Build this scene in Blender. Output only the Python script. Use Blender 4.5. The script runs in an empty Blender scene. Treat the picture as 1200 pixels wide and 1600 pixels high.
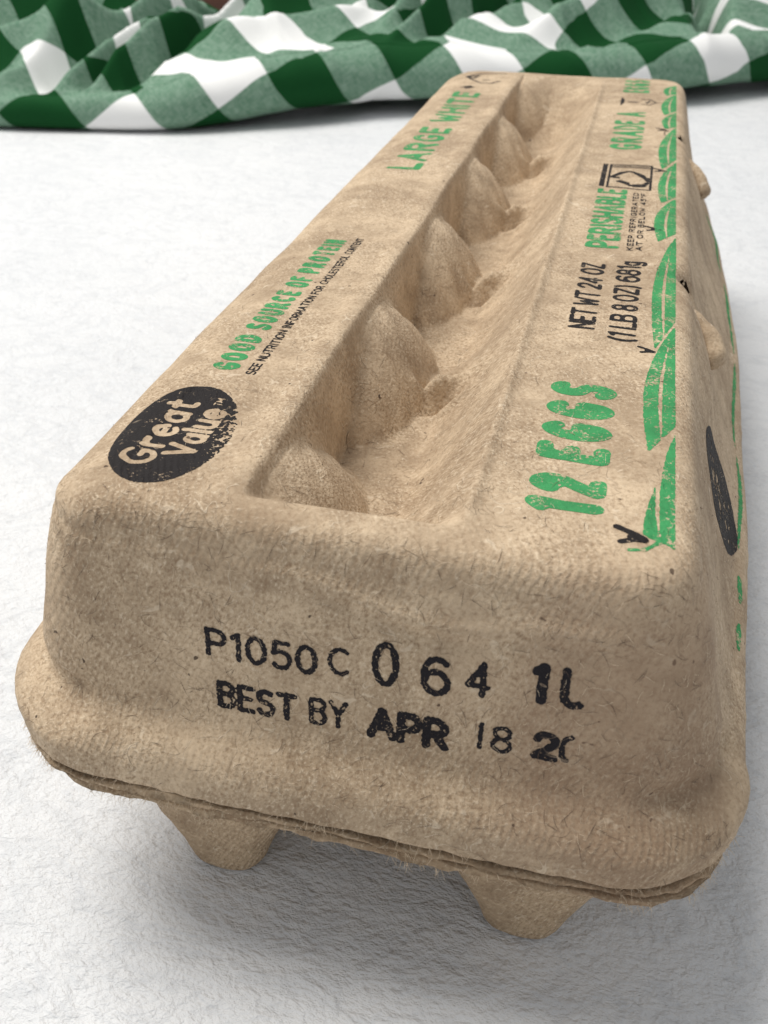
import bpy, math, random
import numpy as np
from mathutils import Vector, noise
from mathutils.bvhtree import BVHTree

random.seed(7)
rng = np.random.default_rng(7)
scene = bpy.context.scene
R = math.radians

# ------------------------------------------------------------------ camera
cam_data = bpy.data.cameras.new('camera')
cam = bpy.data.objects.new('camera', cam_data)
scene.collection.objects.link(cam)
cam.location = (.0241, -.0820, .1370)
cam.rotation_euler = (R(55.05), R(-.164), R(14.14))
cam_data.sensor_fit = 'HORIZONTAL'
cam_data.sensor_width = 36
cam_data.lens = 36 * 1491.8 / 1200
cam_data.clip_start = .005
cam_data.clip_end = 50
cam_data.dof.use_dof = True
cam_data.dof.focus_distance = .140
cam_data.dof.aperture_fstop = 64
scene.camera = cam

# ------------------------------------------------------------------ light
world = bpy.data.worlds.new('World')
scene.world = world
world.use_nodes = True
bg = world.node_tree.nodes['Background']
bg.inputs['Color'].default_value = (.95, .975, 1.0, 1)
bg.inputs['Strength'].default_value = .50


def area(name, loc, target, sx, sy, power, col):
    d = bpy.data.lights.new(name, 'AREA')
    d.shape = 'RECTANGLE'
    d.size, d.size_y, d.energy, d.color = sx, sy, power, col
    o = bpy.data.objects.new(name, d)
    o.location = loc
    o.rotation_euler = (Vector(target) - Vector(loc)).to_track_quat('-Z', 'Y').to_euler()
    scene.collection.objects.link(o)
    return o


area('window_light', (-.64, .30, 1.42), (0, .12, .03), .85, .85, 27.5, (1.0, .97, .92))

scene.view_settings.view_transform = 'Standard'
scene.view_settings.look = 'None'
scene.view_settings.exposure = 0
scene.view_settings.gamma = 1
scene.render.engine = 'CYCLES'
scene.cycles.max_bounces = 8
scene.cycles.use_denoising = True


# ------------------------------------------------------------------ helpers
def link(name, mesh, mat=None, parent=None, smooth=True):
    o = bpy.data.objects.new(name, mesh)
    scene.collection.objects.link(o)
    if mat and not mesh.materials:
        mesh.materials.append(mat)
    if parent:
        o.parent = parent
    if smooth:
        mesh.polygons.foreach_set('use_smooth', [True] * len(mesh.polygons))
    return o


def mesh_from(name, verts, faces):
    m = bpy.data.meshes.new(name)
    m.from_pydata([tuple(map(float, v)) for v in verts], [], faces)
    m.update()
    return m


def sstep(a, b, x):
    t = np.clip((x - a) / (b - a), 0, 1)
    return t * t * (3 - 2 * t)


def fbm(p, s, octv=3):
    v, a = 0., 1.
    for k in range(octv):
        v += a * noise.noise(Vector((p[0] * s, p[1] * s, p[2] * s)))
        s *= 2.07
        a *= .5
    return v


class NT:
    """small node-tree builder"""
    def __init__(self, name):
        self.mat = bpy.data.materials.new(name)
        self.mat.use_nodes = True
        self.t = self.mat.node_tree
        self.bsdf = self.t.nodes['Principled BSDF']

    def n(self, kind, **kw):
        nd = self.t.nodes.new(kind)
        for k, v in kw.items():
            if k in nd.inputs:
                self.set(nd.inputs[k], v)
            else:
                setattr(nd, k, v)
        return nd

    def set(self, sock, v):
        if isinstance(v, bpy.types.NodeSocket):
            self.t.links.new(v, sock)
        else:
            sock.default_value = v

    def math(self, op, a, b=0., c=0., clamp=False):
        nd = self.t.nodes.new('ShaderNodeMath')
        nd.operation = op
        nd.use_clamp = clamp
        self.set(nd.inputs[0], a)
        self.set(nd.inputs[1], b)
        self.set(nd.inputs[2], c)
        return nd.outputs[0]

    def vmath(self, op, a, b):
        nd = self.t.nodes.new('ShaderNodeVectorMath')
        nd.operation = op
        self.set(nd.inputs[0], a)
        self.set(nd.inputs[1], b)
        return nd.outputs['Value'] if op == 'DOT_PRODUCT' else nd.outputs[0]

    def noise(self, vec, scale, detail=2., rough=.5, dist=0.):
        nd = self.n('ShaderNodeTexNoise', Scale=scale, Detail=detail, Roughness=rough, Distortion=dist)
        self.set(nd.inputs['Vector'], vec)
        return nd.outputs['Fac']

    def ramp(self, fac, lo, hi):
        nd = self.n('ShaderNodeMapRange', interpolation_type='SMOOTHSTEP')
        self.set(nd.inputs['Value'], fac)
        nd.inputs['From Min'].default_value = lo
        nd.inputs['From Max'].default_value = hi
        return nd.outputs['Result']

    def mix(self, fac, a, b, blend='MIX'):
        nd = self.t.nodes.new('ShaderNodeMix')
        nd.data_type = 'RGBA'
        nd.blend_type = blend
        self.set(nd.inputs['Factor'], fac)
        self.set(nd.inputs[6], a)
        self.set(nd.inputs[7], b)
        return nd.outputs[2]

    def bump(self, height, dist, strength=1., normal=None):
        nd = self.n('ShaderNodeBump', Strength=strength, Distance=dist)
        self.set(nd.inputs['Height'], height)
        if normal is not None:
            self.set(nd.inputs['Normal'], normal)
        return nd.outputs['Normal']


# ------------------------------------------------------------------ materials
def pulp(name, ink=None, cover=.5, gloss=.0, tint=(1, 1, 1)):
    """moulded paper pulp; with ink, the same pulp under a soaked-in print"""
    g = NT(name)
    co = g.n('ShaderNodeTexCoord').outputs['Object']
    big = g.noise(co, 38., 4., .6)
    mid = g.noise(co, 190., 4., .6)
    fine = g.noise(co, 1500., 3., .65)
    light = tuple(c * t for c, t in zip((.585, .452, .310), tint)) + (1,)
    dark = tuple(c * t for c, t in zip((.342, .250, .165), tint)) + (1,)
    f = g.math('ADD', g.math('MULTIPLY', big, .55), g.math('MULTIPLY', mid, .45))
    col = g.mix(g.ramp(f, .34, .64), dark, light)
    col = g.mix(g.math('MULTIPLY', g.ramp(fine, .52, .30), .55), col, (.27, .18, .11, 1))
    col = g.mix(g.math('MULTIPLY', g.ramp(fine, .55, .78), .5), col, (.72, .58, .42, 1))
    # hair-like fibres: zero lines of a noise, broken up by another
    fibs = []
    for k, (sc, off) in enumerate(((210., 0.), (320., 3.7), (260., 9.1))):
        v = g.vmath('ADD', co, (off, off * .7, -off))
        a = g.math('ABSOLUTE', g.math('SUBTRACT', g.noise(v, sc, 1., .4, .8), .5))
        m = g.ramp(g.noise(g.vmath('ADD', co, (off + 1.3, 0, 0)), sc * .8, 1.), .54, .64)
        fibs.append(g.math('MULTIPLY', g.ramp(a, .014, .003), m))
    darkf = g.math('MAXIMUM', fibs[0], fibs[1])
    col = g.mix(g.math('MULTIPLY', darkf, .18), col, (.13, .08, .045, 1))
    col = g.mix(g.math('MULTIPLY', fibs[2], .45), col, (.78, .66, .50, 1))
    # brushed hairs, all leaning one way
    cx_ = g.n('ShaderNodeCombineXYZ')
    ax = Vector((.33, -.52, .79)).normalized()
    b1 = ax.cross(Vector((1, .2, 0))).normalized()
    b2 = ax.cross(b1)
    for q_, (v_, k_) in enumerate(((b1, 1.), (b2, 1.), (ax, .16))):
        g.set(cx_.inputs[q_], g.math('MULTIPLY', g.vmath('DOT_PRODUCT', co, tuple(v_)), k_))
    brush = g.noise(cx_.outputs[0], 2500., 2., .6)
    bm = g.ramp(g.noise(co, 55., 2.), .32, .58)
    col = g.mix(g.math('MULTIPLY', g.math('MULTIPLY', g.ramp(brush, .50, .30), bm), .62), col, (.24, .155, .09, 1))
    col = g.mix(g.math('MULTIPLY', g.math('MULTIPLY', g.ramp(brush, .55, .72), bm), .50), col, (.80, .67, .50, 1))
    flk = g.ramp(g.noise(co, 300., 2., .5, 1.5), .66, .74)
    col = g.mix(g.math('MULTIPLY', flk, .45), col, (.74, .62, .47, 1))
    flk2 = g.ramp(g.noise(g.vmath('ADD', co, (4.1, 0, 0)), 240., 2., .5, 2.), .67, .76)
    col = g.mix(g.math('MULTIPLY', flk2, .45), col, (.25, .165, .10, 1))
    spk = g.ramp(g.noise(co, 620., 1.), .775, .80)
    col = g.mix(g.math('MULTIPLY', spk, .85), col, (.05, .03, .02, 1))
    # damp patch low on the near right corner, partly shade painted into the colour
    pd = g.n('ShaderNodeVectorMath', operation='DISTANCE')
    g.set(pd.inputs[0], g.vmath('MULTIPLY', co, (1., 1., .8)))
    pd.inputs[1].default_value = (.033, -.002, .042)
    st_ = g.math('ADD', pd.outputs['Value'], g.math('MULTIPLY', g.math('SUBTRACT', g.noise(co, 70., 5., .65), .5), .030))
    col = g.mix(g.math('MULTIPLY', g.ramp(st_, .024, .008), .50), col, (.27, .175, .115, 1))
    # wire-mesh marks of the mould
    d = g.vmath('DOT_PRODUCT', co, (.87, .42, -.49))
    d2 = g.math('ADD', d, g.math('MULTIPLY', g.noise(co, 90., 2.), .0020))
    weave = g.math('SINE', g.math('MULTIPLY', d2, 7000.))
    weave = g.math('MULTIPLY', weave, g.ramp(g.noise(co, 26., 2.), .34, .54))
    sz_ = g.n('ShaderNodeSeparateXYZ')
    g.set(sz_.inputs[0], co)
    weave = g.math('MULTIPLY', weave, g.math('SUBTRACT', 1., g.math('MULTIPLY', g.ramp(sz_.outputs[1], .002, .016), .72)))
    wv = g.math('MULTIPLY', weave, g.math('MULTIPLY_ADD', g.noise(co, 800., 1.), 1., .1))
    h = g.math('ADD', g.math('MULTIPLY', fine, .9), g.math('MULTIPLY', wv, .34))
    h = g.math('ADD', h, g.math('MULTIPLY', mid, 1.3))
    h = g.math('ADD', h, g.math('MULTIPLY', g.math('MULTIPLY', brush, bm), .9))
    h = g.math('ADD', h, g.math('MULTIPLY', g.math('MAXIMUM', darkf, fibs[2]), .28))
    rough = .86
    if ink:
        wear = g.noise(co, 2100., 3., .7)
        w2 = g.noise(co, 330., 3., .6)
        m = g.math('ADD', g.math('MULTIPLY', wear, .6), g.math('MULTIPLY', w2, .4))
        m = g.ramp(m, cover - .10, cover - .02)
        m = g.math('MULTIPLY', m, g.math('SUBTRACT', 1., g.math('MULTIPLY', fibs[2], .4)))
        inkc = g.mix(g.ramp(mid, .3, .7), tuple(c * .85 for c in ink) + (1,), tuple(c * 1.15 for c in ink) + (1,))
        col = g.mix(m, col, inkc)
        if gloss:
            rough = g.math('SUBTRACT', .86, g.math('MULTIPLY', m, gloss))
    g.set(g.bsdf.inputs['Base Color'], col)
    g.set(g.bsdf.inputs['Roughness'], rough)
    g.bsdf.inputs['Specular IOR Level'].default_value = .25
    g.set(g.bsdf.inputs['Normal'], g.bump(h, .00022, .9))
    return g.mat


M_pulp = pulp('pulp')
M_green = pulp('green_ink', (.045, .262, .090), cover=.48)
M_black = pulp('black_ink', (.012, .009, .009), cover=.43, gloss=.12)
M_stamp = pulp('stamp_ink', (.010, .008, .011), cover=.45, gloss=.1)
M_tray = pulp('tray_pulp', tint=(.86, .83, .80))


def fibre_mat(name, col):
    g = NT(name)
    g.bsdf.inputs['Base Color'].default_value = col + (1,)
    g.bsdf.inputs['Roughness'].default_value = .7
    return g.mat


M_fib_dark = fibre_mat('dark_fibre', (.10, .060, .035))
M_fib_light = fibre_mat('pale_fibre', (.70, .56, .40))

# ------------------------------------------------------------------ table
g = NT('white_plaster')
co = g.n('ShaderNodeTexCoord').outputs['Object']
mp = g.n('ShaderNodeMapping')
mp.inputs['Rotation'].default_value = (0, 0, R(35))
mp.inputs['Scale'].default_value = (1, 1.5, 1)
g.set(mp.inputs['Vector'], co)
st = mp.outputs[0]
n1 = g.noise(co, 9., 5., .6)
n2 = g.noise(st, 150., 5., .62, .35)
n3 = g.noise(st, 620., 3., .6)
n4 = g.noise(st, 34., 4., .55, 1.5)
col = g.mix(g.ramp(n1, .3, .7), (.68, .69, .705, 1), (.735, .74, .748, 1))
vein = g.math('ABSOLUTE', g.math('SUBTRACT', n4, .5))
col = g.mix(g.math('MULTIPLY', g.ramp(vein, .050, .0), .24), col, (.50, .52, .55, 1))
col = g.mix(g.math('MULTIPLY', g.ramp(n2, .46, .30), .32), col, (.50, .515, .54, 1))
g.set(g.bsdf.inputs['Base Color'], col)
g.bsdf.inputs['Roughness'].default_value = .62
g.bsdf.inputs['Specular IOR Level'].default_value = .3
h = g.math('ADD', g.math('MULTIPLY', n2, 1.), g.math('MULTIPLY', n3, .6))
h = g.math('ADD', h, g.math('MULTIPLY', n4, 1.2))
g.set(g.bsdf.inputs['Normal'], g.bump(h, .0014, .8))
M_table = g.mat
tb = mesh_from('table', [(-1.6, -.7, 0), (1.6, -.7, 0), (1.6, 1.5, 0), (-1.6, 1.5, 0),
                         (-1.6, -.7, -.03), (1.6, -.7, -.03), (1.6, 1.5, -.03), (-1.6, 1.5, -.03)],
               [(0, 1, 2, 3), (0, 4, 5, 1), (1, 5, 6, 2), (2, 6, 7, 3), (3, 7, 4, 0), (7, 6, 5, 4)])
table = link('table', tb, M_table, smooth=False)
table['kind'] = 'structure'

# ------------------------------------------------------------------ carton lid
H = .0734
A0, B0, YC = .0381, .1375, .1375
BULGE_Y = [.0165, .066, .1145, .163, .212, .261]
XL, XR = -.0150, .0112      # lips of the long recess
Y1, Y2 = .0045, .2715


def top_z(x, y):
    """height of the lid's upper face with its recess (numpy arrays)"""
    D = .0160
    # floor and right-hand slope
    yk = np.array(BULGE_Y)
    near = np.min(np.abs(y[..., None] - yk), axis=-1)
    rib = np.exp(-(near / .0062) ** 2)
    tl = np.clip((XR - x) / (.0130 - .0015 * rib), 0, 1)
    slope = .30 * tl * tl * (3 - 2 * tl) + .70 * tl
    depth = D * slope * (1 - .26 * rib * sstep(-.012, .002, x)) + .0012 * (1 - np.exp(-(near / .012) ** 2)) * 4 * tl * (1 - tl)
    # left-hand cones leaning on the wall
    cone = np.full_like(x, 1.)
    for k, y0 in enumerate(BULGE_Y):
        r = np.sqrt(((x - XL + .0010) / .0122) ** 2 + ((y - y0) / .0225) ** 2 + .004)
        dk = .0016 + .0154 * np.maximum(r - .05, 0) ** 1.75 + .0005 * np.sin(y * 900 + 3 * x * 300) * r
        cone = np.minimum(cone, dk)
    # smooth minimum of floor depth and cone depth
    kk = .0005
    hh = np.clip(.5 + .5 * (cone - depth) / kk, 0, 1)
    dep = cone * (1 - hh) + depth * hh - kk * hh * (1 - hh)
    # left wall, front wall, back wall
    wl = sstep(XL - .0008, XL + .0014, x)
    fr = .0072
    wf = sstep(Y1, Y1 + fr, y)
    wb = 1 - sstep(Y2 - .034, Y2 - .001, y)
    wb = np.minimum(wb, 1)
    dep = np.maximum(dep, 0) * wl * wf * wb
    z = H - dep
    # rolled lip on the left side with the seam line below it
    z = z + .0006 * np.exp(-((x - XL + .0022) / .0018) ** 2) * sstep(Y1 - .004, Y1 + .01, y) * (1 - sstep(Y2 - .01, Y2, y))
    z = z - .0009 * np.exp(-((x - XL - .0003) / .00035) ** 2) * wf * (1 - sstep(Y2 - .01, Y2, y))
    # raised bead along the right-hand edge of the recess
    z = z + .0006 * np.exp(-((x - XR - .0004) / .0009) ** 2) * wf * (1 - sstep(Y2 - .03, Y2, y))
    # pinched wrinkles at the foot of every cone
    for k, y0 in enumerate(BULGE_Y[1:5]):
        for dx, dy, a, w in ((0, 0, .0042, .0008), (.001, -.0024, -.0024, .0008), (-.0012, .0024, -.0012, .0009), (.002, -.0050, .0013, .0008), (.0012, .0046, .0009, .0007)):
            cx, cy = -.0022 + dx + .0006 * math.sin(k * 2.1), y0 - .0045 + dy
            u = (y - cy) - .35 * (x - cx)
            z = z + a * np.exp(-(u / w) ** 2 - ((x - cx) / .0032) ** 2)
    # crease in the front corner of the floor
    for dx, a in ((0, .0008), (.0016, -.0007), (.0030, .0006)):
        u = (x - .0022 - dx) * .80 - (y - .0225) * .60 * .55
        w = (y - .0225) * .8 + (x - .0022) * .6
        z = z + a * np.exp(-(u / .0007) ** 2 - (w / .006) ** 2)
    return z


nC = 6
nx, ny = 176, 470
r_in = .0035
A_in, B_in = A0 - .0062, B0 - .0062
sx = [('c', -1, 1 - i / nC) for i in range(nC)] + [('s', -1 + 2 * i / (nx - 1), 0) for i in range(nx)] + [('c', 1, (i + 1) / nC) for i in range(nC)]
sy = [('c', -1, 1 - i / nC) for i in range(nC)] + [('s', -1 + 2 * i / (ny - 1), 0) for i in range(ny)] + [('c', 1, (i + 1) / nC) for i in range(nC)]
NX, NY = len(sx), len(sy)


def flat(s, A, r):
    return s[1] * (A - r) if s[0] == 's' else s[1] * (A - r + s[2] * r)


def rounded(px, py, A, B, r):
    dx, dy = abs(px) - (A - r), abs(py) - (B - r)
    if dx > 0 and dy > 0:
        u, v = dx / r, dy / r
        px = math.copysign(A - r + r * u * math.sqrt(1 - v * v / 2), px)
        py = math.copysign(B - r + r * v * math.sqrt(1 - u * u / 2), py)
    return px, py


def wob(x, y, z):
    """soft hand-moulded unevenness"""
    return .00055 * fbm((x, y, z), 26, 2) + .00018 * fbm((x + 5, y, z), 110, 2)


verts, faces = [], []
P = np.zeros((NY, NX, 2))
for j in range(NY):
    for i in range(NX):
        P[j, i] = rounded(flat(sx[i], A_in, r_in), flat(sy[j], B_in, r_in), A_in, B_in, r_in)
X, Y = P[..., 0], P[..., 1] + YC
Z = top_z(X, Y)
for j in range(NY):
    for i in range(NX):
        verts.append([X[j, i], Y[j, i], Z[j, i] + wob(X[j, i], Y[j, i], .07)])
for j in range(NY - 1):
    for i in range(NX - 1):
        a = j * NX + i
        faces.append((a, a + 1, a + NX + 1, a + NX))
loop = [(0, i) for i in range(NX)] + [(j, NX - 1) for j in range(1, NY)] + [(NY - 1, i) for i in range(NX - 2, -1, -1)] + [(j, 0) for j in range(NY - 2, 0, -1)]
NL = len(loop)

# side profile: (outward offset in mm, height in mm, corner radius in mm)
prof_key = [(-6.2, 73.4, 3.5, -6.2), (-4.4, 73.35, 4.6, -4.2), (-2.5, 73.0, 5.9, -2.2), (-1.0, 72.0, 7.2, -.9), (.0, 70.4, 8.0, -.2), (.8, 68.0, 8.6, .25),
            (2.0, 65.0, 9.2, .7), (4.1, 60.0, 10.0, 1.4), (6.5, 54.0, 11.0, 2.1), (8.4, 50.0, 12.0, 2.6), (9.9, 46.8, 13.2, 3.0), (11.1, 44.4, 14.3, 3.4),
            (12.0, 42.7, 15.6, 4.2), (12.9, 41.7, 17.0, 5.6), (13.8, 40.8, 18.0, 7.1), (14.6, 39.2, 18.6, 8.3), (15.0, 37.0, 19.0, 8.85), (15.2, 35.2, 19.0, 8.95),
            (15.15, 34.3, 18.9, 8.95), (14.9, 33.85, 18.8, 8.75), (14.3, 33.75, 18.4, 8.3), (13.0, 34.1, 18.0, 7.4), (11.0, 35.0, 17.0, 6.4)]


def catmull(keys, n):
    k = np.array(keys)
    t = np.concatenate([[0], np.cumsum(np.linalg.norm(np.diff(k[:, :2], axis=0), axis=1))])
    ts = np.linspace(0, t[-1], n)
    out = np.zeros((n, k.shape[1]))
    m = np.gradient(k, t, axis=0)
    idx = np.clip(np.searchsorted(t, ts, side='right') - 1, 0, len(t) - 2)
    for q in range(n):
        i = idx[q]
        hh = t[i + 1] - t[i]
        s = (ts[q] - t[i]) / hh
        out[q] = (2 * s**3 - 3 * s**2 + 1) * k[i] + (s**3 - 2 * s**2 + s) * hh * m[i] + (-2 * s**3 + 3 * s**2) * k[i + 1] + (s**3 - s**2) * hh * m[i + 1]
    return out


prof = catmull(prof_key, 92)[1:]
YM = .68      # the ends lean less than the long sides


def side_detail(x, y, z, nrm, cw):
    """extra outward push on the walls"""
    d = 0.
    if z < .068:
        d += .0005 * fbm((x, y * .8, z), 34, 2)
    # thumb crease under the front shoulder
    if y < .012:
        u = z - (.0655 - .0016 * math.sin((x - .002) * 160))
        d += (.0007 * math.exp(-(u / .0011) ** 2) - .0006 * math.exp(-((u + .0025) / .0013) ** 2)) * math.exp(-((x - .006) / .012) ** 2)
        # shallow rectangle panel pressed in the right half
        d += .0006 * math.exp(-((z - .0655) / .0013) ** 2) * math.exp(-((x - .026) / .006) ** 2)
    # groove round the corners above the rim
    d -= (.0013 if x > 0 else .0011) * cw * math.exp(-((z - .0432) / .0020) ** 2)
    d += .0007 * cw * math.exp(-((z - .0385) / .002) ** 2)
    # hollows beside the two latch openings on the right side
    if x > .03:
        for yc, s in ((.0925, 1.), (.1975, 1.)):
            d -= .0022 * s * math.exp(-((y - yc) / .0028) ** 2 - ((z - .0705) / .0032) ** 2)
            d += .0012 * s * math.exp(-((y - yc + .018) / .016) ** 2 - ((z - .063) / .006) ** 2)
    return d


base = [j * NX + i for (j, i) in loop]
prev = base
for (off, zz, rr, offy) in prof / 1000.:
    A, B = A0 + off, B0 + offy
    cur = []
    for (j, i) in loop:
        px, py = flat(sx[i], A, rr), flat(sy[j], B, rr)
        dx, dy = max(abs(px) - (A - rr), 0), max(abs(py) - (B - rr), 0)
        cw = 4 * (dx / rr) * (dy / rr) / max((dx / rr) ** 2 + (dy / rr) ** 2 + 1e-9, 1) if dx > 0 and dy > 0 else 0
        cw = min(cw, 1)
        qx, qy = rounded(px, py, A, B, rr)
        if dx > 0 and dy > 0:
            n_ = Vector((math.copysign(dx, px), math.copysign(dy, py), 0)).normalized()
        elif abs(py) > B - 1e-6:
            n_ = Vector((0, math.copysign(1, py), 0))
        else:
            n_ = Vector((math.copysign(1, px), 0, 0))
        d = side_detail(qx, qy + YC, zz, n_, cw)
        if zz < .066:      # the long sides bow out a little
            bow = math.cos(min(max(qy / B0, -1), 1) * math.pi / 2)
            d += n_.x ** 2 * (.0052 * bow - .0034 if n_.x > 0 else .0016 * bow) * min((.066 - zz) / .02, 1)
        if n_.x < 0:
            d += n_.x ** 2 * .0030 * float(sstep(.0734, .0700, zz)) * (1 - float(sstep(.066, .040, zz)))
        wb_ = wob(qx, qy + YC, zz)
        z2 = zz + wb_ * .7
        if zz < .038:      # the torn rim edge is not level
            z2 += .0006 * fbm((qx, qy, 1.), 40, 3) + .00025 * fbm((qx, qy, 2.), 330, 2)
            d += .00025 * fbm((qx, qy, 3.), 260, 2)
        cur.append(len(verts))
        verts.append([qx + n_.x * d, qy + YC + n_.y * d, z2])
    for q in range(NL):
        faces.append((prev[q], cur[q], cur[(q + 1) % NL], prev[(q + 1) % NL]))
    prev = cur

# the latch openings are torn through at the shoulder
def torn(f):
    cx = sum(verts[i][0] for i in f) / 4
    cy = sum(verts[i][1] for i in f) / 4
    cz = sum(verts[i][2] for i in f) / 4
    if cx < .031 or cz < .064:
        return False
    for yc, k in ((.0925, 1.), (.1975, 1.25)):
        u, v = (cy - yc) / (.0030 * k), (cx - .0372) / .0019
        if u * u + v * v + .9 * noise.noise(Vector((cx * 900, cy * 500, 3.))) < .62:
            return True
    return False


faces = [f for f in faces if not (verts[f[0]][0] > .03 and torn(f))]

carton = bpy.data.objects.new('egg_carton', None)
scene.collection.objects.link(carton)
carton.empty_display_size = .02
carton['label'] = 'closed tan moulded pulp carton for a dozen eggs with green and black print'
carton['category'] = 'egg carton'
lid_mesh = mesh_from('lid', verts, faces)
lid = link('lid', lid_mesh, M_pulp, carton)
bvh = BVHTree.FromPolygons([Vector(v) for v in verts], faces)

# ------------------------------------------------------------------ tray
tray_key = [(2.0, 28.2, 15), (9.0, 28.4, 16), (11.4, 28.5, 17.6), (12.5, 28.35, 18.4), (12.8, 27.9, 18.6), (12.5, 27.45, 18.4), (11.2, 27.25, 17.6), (9.4, 27.1, 16.4), (8.6, 26.9, 16.0),
            (9.6, 26.7, 16.4), (11.4, 26.55, 17.6), (12.4, 26.2, 18.3), (12.5, 25.6, 18.4), (12.0, 25.0, 18.0), (10.4, 24.7, 17.0), (7, 24.5, 15), (1, 24.4, 12)]
tv, tf = [], []
tray_key = [(a, 28.5 - (28.5 - b) * .66, c) for a, b, c in tray_key]
tp = catmull(tray_key, 64) / 1000.
ang_n = 520
prev = None
for (off, zz, rr) in tp:
    A, B = A0 + off + .0020, B0 + off * YM
    cur = []
    L1, L2, La = 2 * (A - rr), 2 * (B - rr), math.pi / 2 * rr
    segs = [L1, La, L2, La, L1, La, L2, La]
    for q in range(ang_n):
        # constant share of the points per segment so that the rings line up
        share = [90, 40, 90, 40, 90, 40, 90, 40]
        k, c = 0, q
        while c >= share[k]:
            c -= share[k]
            k += 1
        s = c / share[k]
        if k == 0: x, y, nn = -(A - rr) + s * L1, -B, (0, -1)
        elif k == 2: x, y, nn = A, -(B - rr) + s * L2, (1, 0)
        elif k == 4: x, y, nn = (A - rr) - s * L1, B, (0, 1)
        elif k == 6: x, y, nn = -A, (B - rr) - s * L2, (-1, 0)
        else:
            a = {1: -90, 3: 0, 5: 90, 7: 180}[k] + 90 * s
            cx = (A - rr) * (1 if k in (1, 3) else -1)
            cy = (B - rr) * (1 if k in (3, 5) else -1)
            nn = (math.cos(R(a)), math.sin(R(a)))
            x, y = cx + rr * nn[0], cy + rr * nn[1]
        x += max(nn[0], 0) ** 2 * (.0052 * math.cos(min(max(y / B0, -1), 1) * math.pi / 2) - .0034)
        w = max(0, (off - .008) / .004)
        d = w * (.0006 * fbm((x, y, zz * 30), 60, 3) + .0004 * fbm((x, y, zz * 90), 420, 2))
        dz = .0006 * fbm((x, y, 1.), 40, 3) + .0004 * w * fbm((x, y, zz * 4 + 7), 150, 2)
        cur.append(len(tv))
        tv.append((x + nn[0] * d, y + YC + nn[1] * d, zz + dz + .0040))
    if prev:
        for q in range(ang_n):
            tf.append((prev[q], cur[q], cur[(q + 1) % ang_n], prev[(q + 1) % ang_n]))
    prev = cur
tray = link('tray', mesh_from('tray', tv, tf), M_tray, carton)

# one egg cup: tapered, four-sided with round corners, flat foot
cv, cf = [], []
cup_key = [(25.5, 30.0, 4.), (20.5, 25.0, 3.8), (15.6, 19.6, 4.2), (11.9, 13.2, 4.2), (8.9, 7.0, 4.0), (7.2, 3.0, 3.6), (6.4, 1.1, 3.2), (5.5, .25, 2.6), (3.2, .05, 2.2), (.4, .0, 2.0)]
cp = catmull(cup_key, 40)
na = 96
for (hw, zz, nn) in cp:
    f = np.clip(zz / 30., 0, 1)
    for q in range(na):
        a = 2 * math.pi * q / na
        c, s = math.cos(a), math.sin(a)
        rr = (abs(c) ** nn + abs(s) ** nn) ** (-1 / nn)
        x, y = hw * rr * c * .94, hw * rr * s * .97
        y += -10. * (1 - f)
        if y < 0 or True:
            x += .35 * noise.noise(Vector((x * .12, y * .12, zz * .12)))
        k = 1 + .016 * noise.noise(Vector((x * .3, y * .3, zz * .3)))
        cv.append((x * k / 1000., y * k / 1000., max(zz, 0) / 1000.))
for k in range(len(cp) - 1):
    for q in range(na):
        a, b = k * na + q, k * na + (q + 1) % na
        cf.append((a, b, b + na, a + na)[::-1])
cup_mesh = mesh_from('egg_cup', cv, cf)
cup_mesh.materials.append(M_tray)
for r_ in range(6):
    for sgn in (-1, 1):
        c = link('egg_cup', cup_mesh, None, tray)
        c.location = (sgn * .0240, .0185 + r_ * .0476, 0)

# ------------------------------------------------------------------ latch tabs pushed through the right side
for p0, p1 in (((.0378, .0945, .0668), (.0450, .0866, .0584)), ((.0375, .2010, .0668), (.0452, .1940, .0582))):
    p0, p1 = Vector(p0), Vector(p1)
    lv, lf = [], []
    nu, nv = 26, 20
    ax_ = (p1 - p0).normalized()
    s1 = ax_.cross(Vector((0, 0, 1))).normalized()
    s2 = s1.cross(ax_)
    for i in range(nu + 1):
        u = i / nu
        rad = (.0008 + .0012 * u) * (1. if u < .82 else math.sqrt(max(1 - ((u - .82) / .18) ** 2, .0004)))
        c = p0.lerp(p1, u) + Vector((.0012, 0, .0006)) * math.sin(math.pi * u)
        for j in range(nv):
            a = 2 * math.pi * j / nv
            q = c + s1 * (rad * 1.25 * math.cos(a)) + s2 * (rad * math.sin(a))
            w = .0005 * fbm(q, 200, 2)
            lv.append(tuple(q + (q - c).normalized() * w))
    for i in range(nu):
        for j in range(nv):
            a, b = i * nv + j, i * nv + (j + 1) % nv
            lf.append((a, a + nv, b + nv, b))
    lf.append(tuple(range(nv)))
    lf.append(tuple(reversed(range(nu * nv, nu * nv + nv))))
    link('latch_tab', mesh_from('latch_tab', lv, lf), M_pulp, lid)


# ------------------------------------------------------------------ printing: stroke letters turned into thin meshes on the pulp
def arc(cx, cy, rx, ry, a0, a1, n=12):
    return [(cx + rx * math.cos(R(a0 + (a1 - a0) * i / n)), cy + ry * math.sin(R(a0 + (a1 - a0) * i / n))) for i in range(n + 1)]


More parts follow.
